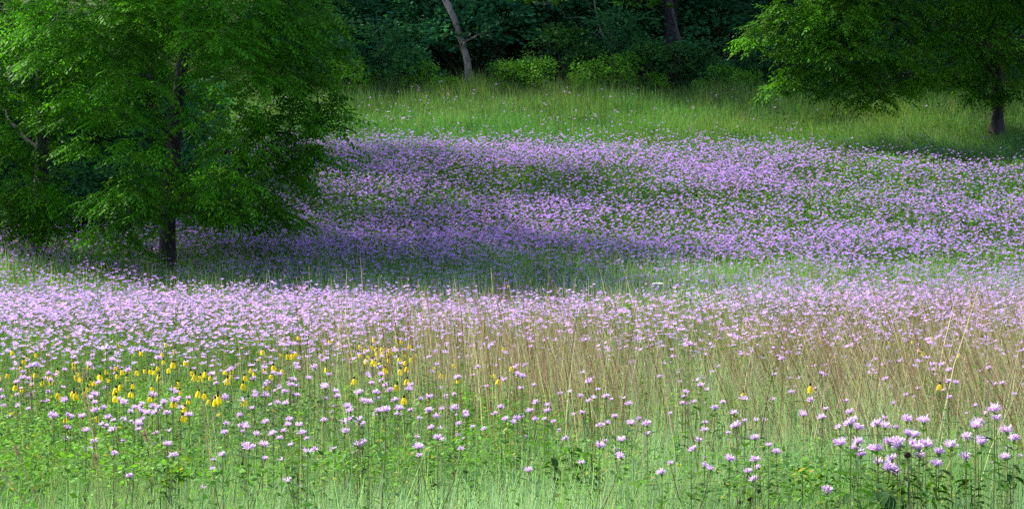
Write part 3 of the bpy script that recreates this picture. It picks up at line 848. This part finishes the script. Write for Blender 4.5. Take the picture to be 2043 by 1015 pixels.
# pixel positions of the coneflower heads read from the photograph
YL = [(8, 745), (25, 745), (12, 768), (18, 770), (45, 730), (68, 742), (54, 709), (80, 709), (88, 773), (18, 758), (127, 746), (140, 749), (152, 756), (127, 778), (148, 778), (160, 728), (175, 727), (164, 741), (180, 746), (188, 756),
      (200, 747), (178, 772), (204, 778), (223, 768), (232, 776), (154, 718), (193, 690), (243, 686), (293, 693), (312, 702), (318, 708), (322, 733), (333, 735), (330, 722), (262, 733), (273, 735), (278, 741), (299, 729), (305, 735), (299, 762),
      (289, 761), (250, 744), (336, 766), (343, 760), (345, 681), (222, 727), (229, 731), (340, 741), (282, 748), (398, 741), (404, 745), (412, 748), (454, 744), (459, 748), (478, 760), (513, 766), (405, 772), (393, 779), (419, 785), (475, 788),
      (474, 797), (438, 796), (400, 799), (388, 797), (330, 798), (340, 806), (120, 820), (173, 828), (206, 780), (203, 788), (558, 678), (608, 672), (613, 668), (652, 676), (658, 678), (590, 702), (598, 695), (596, 700), (620, 702),
      (500, 711), (520, 721), (487, 733), (513, 733), (528, 733), (561, 728), (566, 703), (668, 732), (716, 688), (762, 672), (767, 632), (712, 687), (711, 705), (717, 707), (725, 700), (740, 703), (730, 712), (796, 678), (797, 690), (789, 694), (802, 686),
      (782, 700), (754, 720), (774, 719), (783, 727), (786, 736), (773, 741), (741, 769), (779, 753), (809, 712), (798, 708), (764, 694), (925, 724), (882, 744), (884, 751), (938, 746), (968, 741), (809, 792), (745, 755), (1002, 688), (1013, 730),
      (1004, 568), (1083, 574), (1385, 586), (1792, 677), (1788, 680), (1823, 679), (1852, 692), (1840, 700), (1896, 704), (1497, 783), (1627, 768), (1858, 764), (1978, 768), (1440, 610)]
for _ in range(58):
    YL.append((float(rng.uniform(4, 560)), float(np.clip(rng.normal(742, 24), 695, 800))) if rng.random() < .55 else (float(rng.normal(765, 38)), float(np.clip(rng.normal(708, 20), 670, 760))))
for i, (px, py) in enumerate(YL):
    # distance where a stalk of usual height meets this pixel
    hh = rng.uniform(.72, .92)
    dd = np.linspace(14, 40, 400)
    a = (px - CX) / F
    q_ = project(a * dd, dd, ground(a * dd, dd) + hh)[1]
    d = float(dd[np.argmin(np.abs(q_ - py))])
    p = at(px, py, d)
    z = float(ground(p[0], p[1])); k = i % 4
    if k in used_y: o = copy_thing(YP[k], (0, 0, 0), 0, 1)
    else: used_y.add(k); o = YP[k]
    ys_ = rng.uniform(.66, .92); ys_ *= .84; zs_ = ys_ * 1.3; o.scale = (ys_, ys_, zs_)
    o.location = (p[0], p[1], p[2] - .8 * zs_)
    o.rotation_euler = (rng.normal(0, .13), rng.normal(0, .13), rng.uniform(0, 6.28))
    if px < 110: zn = 'at the left end of the patch'
    elif px < 240: zn = 'left of the densest yellow flowers'
    elif px < 370: zn = 'in the densest yellow flowers'
    elif px < 560: zn = 'in the thin middle of the patch'
    elif px < 690: zn = 'left of the right-hand cluster'
    elif px < 770: zn = 'left in the right-hand cluster'
    elif px < 900: zn = 'right in the right-hand cluster'
    elif px < 1100: zn = 'scattered right of the patch'
    elif px < 1600: zn = 'alone in the central straw grass'
    else: zn = 'among brown stalks far right'
    bd = 'in the top row' if py < 715 else 'in the upper row' if py < 740 else 'in the lower row' if py < 765 else 'in the bottom row'
    lb = None
    if (px, py) == (767, 632): lb = 'lone yellow coneflower high above the right cluster of the patch'
    if (px, py) == (809, 792): lb = 'orange-yellow coneflower lowest below the right cluster of the patch'
    if (px, py) == (1978, 768): lb = 'yellow coneflower nearest the right edge, over a lilac head'
    if (px, py) == (1627, 768): lb = 'yellow coneflower above and left of the large bergamots'
    tag(o, lb, 'flower', 'yellow coneflowers with drooping petals')
    if lb is None: TOLABEL.append((o, px, py, 'yellow coneflower', bd, 'yellow coneflowers with drooping petals', zn))

# ------------------------------------------------------------------ grasses (stuff)
T_DRY = table([(540, 0, 0, .03, .06, .1, .1, .08, .08, .08), (600, .02, .02, .05, .06, .09, .1, .1, .12, .16), (650, .02, .03, .06, .15, .35, .4, .45, .5, .6), (700, .02, .03, .05, .25, .7, .9, 1.1, 1.2, 1.2), (750, .03, .03, .05, .25, .6, .8, 1, 1.2, 1.2),
               (800, .05, .05, .05, .1, .35, .5, .6, .9, 1), (850, .05, .05, .05, .05, .15, .2, .25, .35, .4), (900, .02, .04, .02, .03, .05, .06, .1, .1, .12), (960, .05, .02, 0, 0, 0, 0, 0, 0, 0), (1015, .05, .02, 0, 0, 0, 0, 0, 0, 0)])
# pale blue-green grass share versus leafy green share
T_PALE = table([(540, .3, .3, .3, .3, .6, .8, .6, .4, .4), (650, .3, .3, .4, .4, .4, .5, .6, .5, .5), (750, .15, .15, .3, .35, .5, .6, .7, .7, .7), (800, .1, .2, .6, .3, .4, .6, .7, .7, .7), (850, .1, .25, .6, .25, .5, .7, .7, .6, .5),
                (900, .15, .2, .3, .25, .6, .6, .4, .4, .4), (940, .5, .5, .5, .6, .7, .7, .5, .3, .5), (965, .85, .9, .9, .95, .95, .9, .7, .6, .7), (1015, 1, 1, 1, 1, 1, 1, .9, .8, .9)])
def grass_band(g, dens, d0, d1, h0, hs, wd, seg, marg=1.12):
    A = (d1 ** 2 - d0 ** 2) * 1021 / F * marg
    n = int(A * dens)
    y = np.sqrt(rng.uniform(d0 ** 2, d1 ** 2, n)); x = rng.uniform(-1, 1, n) * marg * y * 1021 / F
    tuft = fbm(x, y, .8, 5)
    h = np.clip(rng.normal(h0, hs, n) * (.7 + .6 * tuft), .12, 1.1)
    gz = ground(x, y)
    px, py = project(x, y, gz + h)
    pale = np.clip(T_PALE(px, py) + (fbm(x, y, 1.3, 77) - .5) * 1.6, 0, 1)
    return x, y, gz, h, px, py, pale, tuft
g = Geo()
GREEN, PALEG = (.095, .215, .035), (.27, .42, .27)
for dens, d0, d1, h0, hs, wd, seg in ((1900, 9.0, 15, .58, .10, .006, 3), (1500, 15, 22, .52, .12, .007, 2), (520, 22, 37.5, .5, .12, .010, 2), (480, 37.5, 48, .70, .13, .012, 2)):
    x, y, gz, h, px, py, pale, tuft = grass_band(g, dens, d0, d1, h0, hs, wd, seg)
    n = len(x)
    tip = mixc(GREEN, PALEG, pale) * rng.uniform(.45, 1.55, (n, 1))
    strawy = rng.random(n) < .08
    tip[strawy] = np.array([.42, .36, .19]) * rng.uniform(.7, 1.2, (strawy.sum(), 1))
    rt = tip * np.array([.75, .78, .7])
    a = rng.uniform(0, 6.28, n); ln = np.abs(rng.normal(0, .34, n)) * h
    lean = np.stack([np.cos(a) * ln + .03, np.sin(a) * ln], 1)
    blades(g, np.stack([x, y, gz], 1), h, wd * rng.uniform(.6, 1.4, n), lean, rt, tip, seg)
go = g.obj('meadow_grass', M_GRASS)
tag(go, 'fine green and pale blue-green grass of the near meadow', 'grass', kind='stuff')

# leafy herbs between the grass
g = Geo()
for dens, d0, d1, L0, zr in ((4300, 10, 16, .032, (.35, .80)), (2500, 16, 24, .038, (.3, .76)), (900, 24, 37.5, .06, (.3, .76)), (800, 37.5, 50, .07, (.3, .8)), (420, 50, 66, .08, (.35, .85)), (170, 66, 84, .06, (.3, .6))):
    A = (d1 ** 2 - d0 ** 2) * 1021 / F * 1.12; n = int(A * dens)
    y = np.sqrt(rng.uniform(d0 ** 2, d1 ** 2, n)); x = rng.uniform(-1, 1, n) * 1.12 * y * 1021 / F
    gz = ground(x, y)
    hh = zr[0] + (zr[1] - zr[0]) * fbm(x, y, .7, 55)
    hh = hh + .11 * np.clip((1600 - project(x, y, gz + .8)[0]) / 400, 0, 1) * (y < 20)
    z = gz + hh * rng.uniform(.5, 1.15, n) ** .8
    px, py = project(x, y, z)
    pale = np.clip(T_PALE(px, py) + (fbm(x, y, 1.3, 77) - .5) * 1.6, 0, 1)
    dry = T_DRY(px, py)
    k = rng.random(n) < (1 - pale * .95) * (1 - .45 * np.clip(dry, 0, 1)) * np.clip((fbm(x, y, .5, 91) - .3) * 4, .1, 1)
    x, y, z = x[k], y[k], z[k]; n = k.sum()
    a = rng.uniform(0, 6.28, n)
    d = np.stack([np.cos(a), np.sin(a), rng.uniform(-.4, .7, n)], 1)
    br = fbm(x, y, .9, 42)
    c = mixc((.055, .14, .030), (.12, .28, .035), np.clip((br - .35) * 3.3, 0, 1)) * rng.uniform(.6, 1.4, (n, 1))
    yl = rng.random(n) < .05; c[yl] = np.array([.30, .27, .07])
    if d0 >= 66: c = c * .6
    L_ = L0 * rng.uniform(.6, 1.4, n)
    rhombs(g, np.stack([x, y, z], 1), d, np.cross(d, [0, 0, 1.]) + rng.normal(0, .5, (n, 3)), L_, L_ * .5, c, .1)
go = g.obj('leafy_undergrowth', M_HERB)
tag(go, 'bright leafy green undergrowth between the near flowers', 'undergrowth', kind='stuff')

# dry stalks, leaning together
g = Geo()
A = (40 ** 2 - 13 ** 2) * 1021 / F * 1.12; n = int(A * 260)
y = np.sqrt(rng.uniform(13 ** 2, 40 ** 2, n)); x = rng.uniform(-1, 1, n) * 1.12 * y * 1021 / F
h = np.clip(rng.normal(1.0, .16, n), .5, 1.45); gz = ground(x, y)
px, py = project(x, y, gz + h * .75)
k = rng.random(n) < T_DRY(px, py) * np.clip((fbm(x, y, 1.6, 63) - .3) * 3.4, .05, 1.3)
x, y, h, gz, px = x[k], y[k], h[k], gz[k], px[k]; n = len(x)
dirn = fbm(x, y, 2.5, 19)
ln = -(.06 + .42 * dirn * np.clip((px - 900) / 700, .1, 1)) * h * rng.uniform(.3, 1.3, n)
back = rng.random(n) < .22
ln[back] *= -.5
lean = np.stack([ln, rng.normal(0, .12, n)], 1)
kind = rng.random(n); bold = rng.random(n) < .2; lean[bold, 0] *= 1.5; h[bold] *= 1.1
c = np.where((kind < .36)[:, None], np.array([.64, .56, .34]), np.where((kind < .78)[:, None], np.array([.27, .13, .08]), np.array([.50, .37, .33]))) * rng.uniform(.6, 1.25, (n, 1))
blades(g, np.stack([x, y, gz], 1), h, .0045 * np.where(bold, 2.1, .9) * rng.uniform(.7, 1.6, n) * np.clip(y / 22, .8, 1.5), lean, c * .9, c, 3)
# feathery seed heads on some
s_ = rng.random(n) < .25
top = np.stack([x + lean[:, 0], y + lean[:, 1], gz + h * .96], 1)[s_]
for j in range(5):
    t = rng.uniform(-.25, 0, len(top))[:, None]
    p = top + np.concatenate([t * lean[s_, 0:1] * 1.2, t * 0, t], 1) * .6
    d = np.stack([rng.normal(0, .5, len(top)) - .3, rng.normal(0, .5, len(top)), rng.uniform(.3, 1, len(top))], 1)
    rhombs(g, p, d, rand_unit(len(top)), .035, .005, jit((.33, .24, .2), len(top), .2))
go = g.obj('dry_grass', M_STRAW)
tag(go, 'tan and brown dry grass stalks leaning over the right of the meadow', 'dry grass', kind='stuff')

# a few tall straw stalks at the lower left and centre, each countable
def stalk(pts, d, label, r=.004, c=(.52, .42, .2)):
    P_ = [at(px, py, d) for px, py in pts]
    base = P_[0].copy(); base[2] = ground(base[0], base[1])
    P_ = [base] + P_
    rt = empty('straw_stalk', base)
    tag(rt, label, 'grass stalk', 'single straw stalks in the near grass')
    g = Geo(); tube(g, np.array(P_) - base, np.linspace(r, r * .35, len(P_)), 5, c)
    g.obj('stem', M_STRAW, rt, smooth=True)
    g = Geo()
    e0, e1 = P_[-2] - base, P_[-1] - base
    nn = 60
    t = rng.uniform(.2, 1, nn)[:, None]
    p = e0 * (1 - t) + e1 * t
    d_ = unit(e1 - e0) + rng.normal(0, .35, (nn, 3))
    rhombs(g, p, d_, rand_unit(nn), .03, .004, jit((.36, .27, .2), nn, .2))
    g.obj('seed_head', M_STRAW, rt)
stalk([(212, 1010), (197, 915), (178, 830), (170, 790)], 12.0, 'pale straw stalk rising highest at the lower left')
stalk([(198, 1010), (195, 960), (193, 930), (190, 912)], 12.0, 'short upright straw stalk beside the high one at lower left')
stalk([(85, 1012), (60, 970), (42, 920), (32, 895)], 11.6, 'straw stalk leaning left in the corner haze of grass')
stalk([(60, 1014), (30, 975), (5, 945), (-5, 930)], 11.5, 'straw stalk leaning out of the left edge at the corner')
stalk([(308, 965), (304, 935), (297, 890), (288, 860)], 12.6, 'straw stalk tapering up past broad green leaves at lower left')
stalk([(186, 870), (178, 810), (172, 770), (168, 740)], 14.0, 'thin straw stalk standing through the yellow flowers')

# white umbels in the far grass and on the crest
for px, py, d, sc, lb in [(880, 163, 80, 1.5, 'white umbel flower in the long grass, just below the leaning trunk'), (775, 223, 72, 1.1, 'small white umbel in the slope grass right of the walnut tip'),
                      (733, 273, 66, 1.2, 'white umbel at the top edge of the violet slope'), (1312, 566, 36.5, 1.6, 'white flower head on the crest among pink-lilac flowers'), (965, 163, 80, .7, 'tiny whitish flower in the grass right of the leaning trunk')]:
    p = at(px, py, d); z = float(ground(p[0], p[1])); top = float(p[2] - z)
    rt = empty('white_umbel', (p[0], p[1], z)); tag(rt, lb, 'flower', 'white umbels scattered in the grass')
    g = Geo(); tube(g, [(0, 0, -.05), (.01, 0, top * .5), (0, 0, top)], [.004, .003, .003], 5, (.1, .16, .06)); g.obj('stem', M_STEM, rt, smooth=True)
    g = Geo(); k = 46
    a = rng.uniform(0, 6.28, k); rr = .045 * sc * np.sqrt(rng.random(k))
    cpos = np.stack([np.cos(a) * rr, np.sin(a) * rr, top + .01 * sc - rr * .25], 1)
    far_heads(g, cpos, np.full(k, .3 * sc), jit((.82, .84, .80), k, .04))
    g.obj('umbel', M_PETAL, rt)
for px, py, lb in [(1513, 980, 'topmost dark seed head on a thin stalk in the bottom grass'), (1501, 990, 'second of the dark seed heads in the bottom grass, middle right'), (1495, 996, 'third of the dark seed heads in the bottom grass'), (1478, 1002, 'lowest, leftmost dark seed head in the bottom grass'), (1810, 908, 'dark spent flower head in the middle of the large bergamots')]:
    p = at(px, py, 11.9); z = float(ground(p[0], p[1])); top = float(p[2] - z)
    rt = empty('spent_flower', (p[0], p[1], z)); tag(rt, lb, 'seed head', 'dark spent flower heads')
    g = Geo(); tube(g, [(.06, 0, -.05), (.03, 0, top * .6), (0, 0, top)], [.0025, .002, .0016], 5, (.06, .05, .03)); g.obj('stem', M_STEM, rt, smooth=True)
    g = Geo(); button(g, .010 if px < 1700 else .016, (.03, .02, .015)); o = g.obj('seed_head', M_CONE, rt, smooth=True); o.location = (0, 0, top)

# broad-leaved plants in the near grass
def broad_plant(px, py, d, h, nl, L, col, label, spread=.5):
    p = at(px, py, d); z = float(ground(p[0], p[1])); base = np.array([p[0], p[1], z])
    top = p[2] - z
    rt = empty('broadleaf_plant', base); tag(rt, label, 'plant', 'broad-leaved plants in the near grass')
    g = Geo(); tube(g, [(0, 0, -.05), (.01, 0, top * .5), (0, .01, top)], [.005, .004, .003], 5, (.08, .12, .05)); g.obj('stem', M_STEM, rt, smooth=True)
    g = Geo()
    for j in range(nl):
        a = rng.uniform(0, 6.28); zz = top - h * (j / max(nl - 1, 1)) ** 1.1
        d0 = np.array([math.cos(a), math.sin(a) * .8, rng.uniform(-.5, .4)]); d0 /= np.linalg.norm(d0)
        s = np.cross(d0, [0, 0, 1.]); s /= np.linalg.norm(s)
        LL = L * rng.uniform(.7, 1.2); st = np.array([0, 0, zz]) + d0 * spread * L * rng.uniform(.1, .6)
        c = np.clip(jit(col, 1, .15)[0], 0, 1); rows = []
        for t, wv in ((0, .05), (.25, .42), (.5, .5), (.75, .34), (1, .02)):
            m_ = st + d0 * LL * t + np.array([0, 0, -.35 * LL * t * t])
            rows += [m_ - s * LL * wv * .55 + np.array([0, 0, .02 * wv]), m_, m_ + s * LL * wv * .55 + np.array([0, 0, .02 * wv])]
        q = [(3 * k + i, 3 * k + i + 1, 3 * k + i + 4, 3 * k + i + 3) for k in range(4) for i in (0, 1)]
        g.add(rows, q, c=c)
    g.obj('leaves', M_HERB, rt, smooth=True)
broad_plant(355, 915, 12.6, .10, 9, .09, (.14, .27, .02), 'plant with big arching yellow-green leaves at lower left')
broad_plant(300, 925, 12.7, .10, 6, .08, (.13, .25, .03), 'yellow-green leafy plant left of the big arching leaves')
broad_plant(318, 960, 12.2, .08, 6, .06, (.06, .14, .03), 'small dark-leaved plant below the arching yellow-green leaves')
broad_plant(1760, 975, 11.6, .12, 14, .09, (.035, .10, .022), 'dark broad-leaved plant under the left of the large bergamots')
broad_plant(1812, 960, 11.8, .14, 14, .08, (.04, .12, .022), 'dark broad-leaved plant under the middle of the large bergamots')
broad_plant(1703, 975, 11.8, .10, 5, .08, (.05, .14, .022), 'few-leaved green plant at the foot of the stacked bergamot')
broad_plant(1868, 935, 12.4, .16, 14, .07, (.08, .20, .02), 'bright leafy plant right of the middle of the large bergamots')
broad_plant(1938, 955, 12.4, .14, 12, .07, (.07, .17, .02), 'mid-green leafy plant below the right end of the clump')
broad_plant(2015, 925, 12.4, .14, 8, .08, (.05, .14, .02), 'leafy plant at the right edge under the bergamots')
broad_plant(1600, 935, 12.8, .14, 14, .05, (.15, .28, .03), 'lime-coloured small-leaved plant left of the clump')
broad_plant(1650, 950, 12.8, .14, 14, .05, (.14, .27, .03), 'lime-coloured small-leaved plant just before the lone low bergamot')
broad_plant(1140, 890, 13.5, .3, 34, .06, (.06, .16, .02), 'bushy dark-stemmed green plant at the centre bottom')
broad_plant(1105, 905, 13.4, .25, 26, .06, (.07, .17, .02), 'leafy green plant left of the bushy dark-stemmed one')
broad_plant(1180, 905, 13.4, .25, 24, .055, (.08, .18, .02), 'leafy green plant right of the bushy dark-stemmed one')
broad_plant(700, 770, 19, .2, 24, .08, (.12, .28, .015), 'vivid green leafy plant below the right cluster of yellow flowers')
broad_plant(670, 800, 18, .2, 22, .07, (.11, .26, .015), 'vivid green leafy plant left below the yellow right cluster')

for _ in range(20):
    px, py = rng.uniform(40, 1560), rng.uniform(855, 925)
    d = 13.2 + (925 - py) * .045
    col_ = np.array([.07, .17, .022]) * rng.uniform(.7, 1.5)
    broad_plant(px, py, d, .26, 22, rng.uniform(.045, .075), tuple(col_), None)
    o = [q_ for q_ in COL.objects if q_.name.startswith('broadleaf_plant') and 'label' not in q_][-1]
    TOLABEL.append((o, px, py, 'bushy leafy plant', '', 'broad-leaved plants in the near grass', None))

# ------------------------------------------------------------------ hillside grass
T_HILL = table([(150, .5, .5, .5, .5, .5, .55, .6, .6, .6), (200, .2, .2, .2, .25, .3, .35, .5, .45, .4), (235, .05, .05, .05, .05, .1, .2, .3, .35, .4), (270, .05, .05, .05, .1, .1, .15, .2, .2, .3), (340, .2, .2, .2, .2, .2, .2, .2, .2, .2), (560, .2, .2, .2, .2, .2, .2, .2, .2, .2)])
g = Geo()
for d0, d1, dens, wd in ((46, 60, 380, .013), (60, 84, 480, .014)):
    A = (d1 ** 2 - d0 ** 2) * 1021 / F * 1.15; n = int(A * dens)
    y = np.sqrt(rng.uniform(d0 ** 2, d1 ** 2, n)); x = rng.uniform(-1, 1, n) * 1.15 * y * 1021 / F
    gz = ground(x, y)
    h = np.clip(rng.normal(.38, .13, n) * (.35 + 1.3 * fbm(x, y, 1.2, 8)), .12, .9) * np.where(y > 76, 1.3, 1.0)
    px, py = project(x, y, gz + h)
    t = np.clip(T_HILL(px, py) + (fbm(x, y, 3.5, 23) - .5) * .9, 0, 1)
    c = mixc((.09, .25, .075), (.16, .22, .06), t) * rng.uniform(.75, 1.25, (n, 1))
    s_ = rng.random(n) < (.03 + .12 * t); c[s_] = np.array([.30, .27, .12]) * rng.uniform(.7, 1.2, (s_.sum(), 1))
    a = rng.uniform(0, 6.28, n); ln = np.abs(rng.normal(0, .17, n)) * (.5 + 1.8 * fbm(x, y, 1.1, 71)) ; a = np.where(rng.random(n) < .5, 6.28 * fbm(x, y, 2.2, 29), a)
    blades(g, np.stack([x, y, gz], 1), h, wd * rng.uniform(.6, 1.4, n), np.stack([np.cos(a) * ln, np.sin(a) * ln], 1), c * .8, c, 2)
go = g.obj('hillside_grass', M_GRASS)
tag(go, 'long green grass on the slope rising to the wood', 'grass', kind='stuff')
# woodland floor plants
g = Geo()
n = 26000
y = rng.uniform(80, 110, n); x = rng.uniform(-1.15, 1.15, n) * y * 1021 / F
gz = ground(x, y); a = rng.uniform(0, 6.28, n)
keep = (y > 83) | (fbm(x, y, 2, 3) > .55)
x, y, gz, a = x[keep], y[keep], gz[keep], a[keep]; n = len(x)
d = np.stack([np.cos(a), np.sin(a), rng.uniform(-.2, .7, n)], 1)
rhombs(g, np.stack([x, y, gz + rng.uniform(.05, .9, n) * (.3 + fbm(x, y, 1.5, 4))], 1), d, np.cross(d, [0, 0, 1.]), .17, .09, jit((.03, .08, .02), n, .25))
go = g.obj('woodland_undergrowth', M_WLEAF)
tag(go, 'shadowy leafy undergrowth on the floor of the wood', 'undergrowth', kind='stuff')

TOLABEL += TOLABEL_S
label_all()
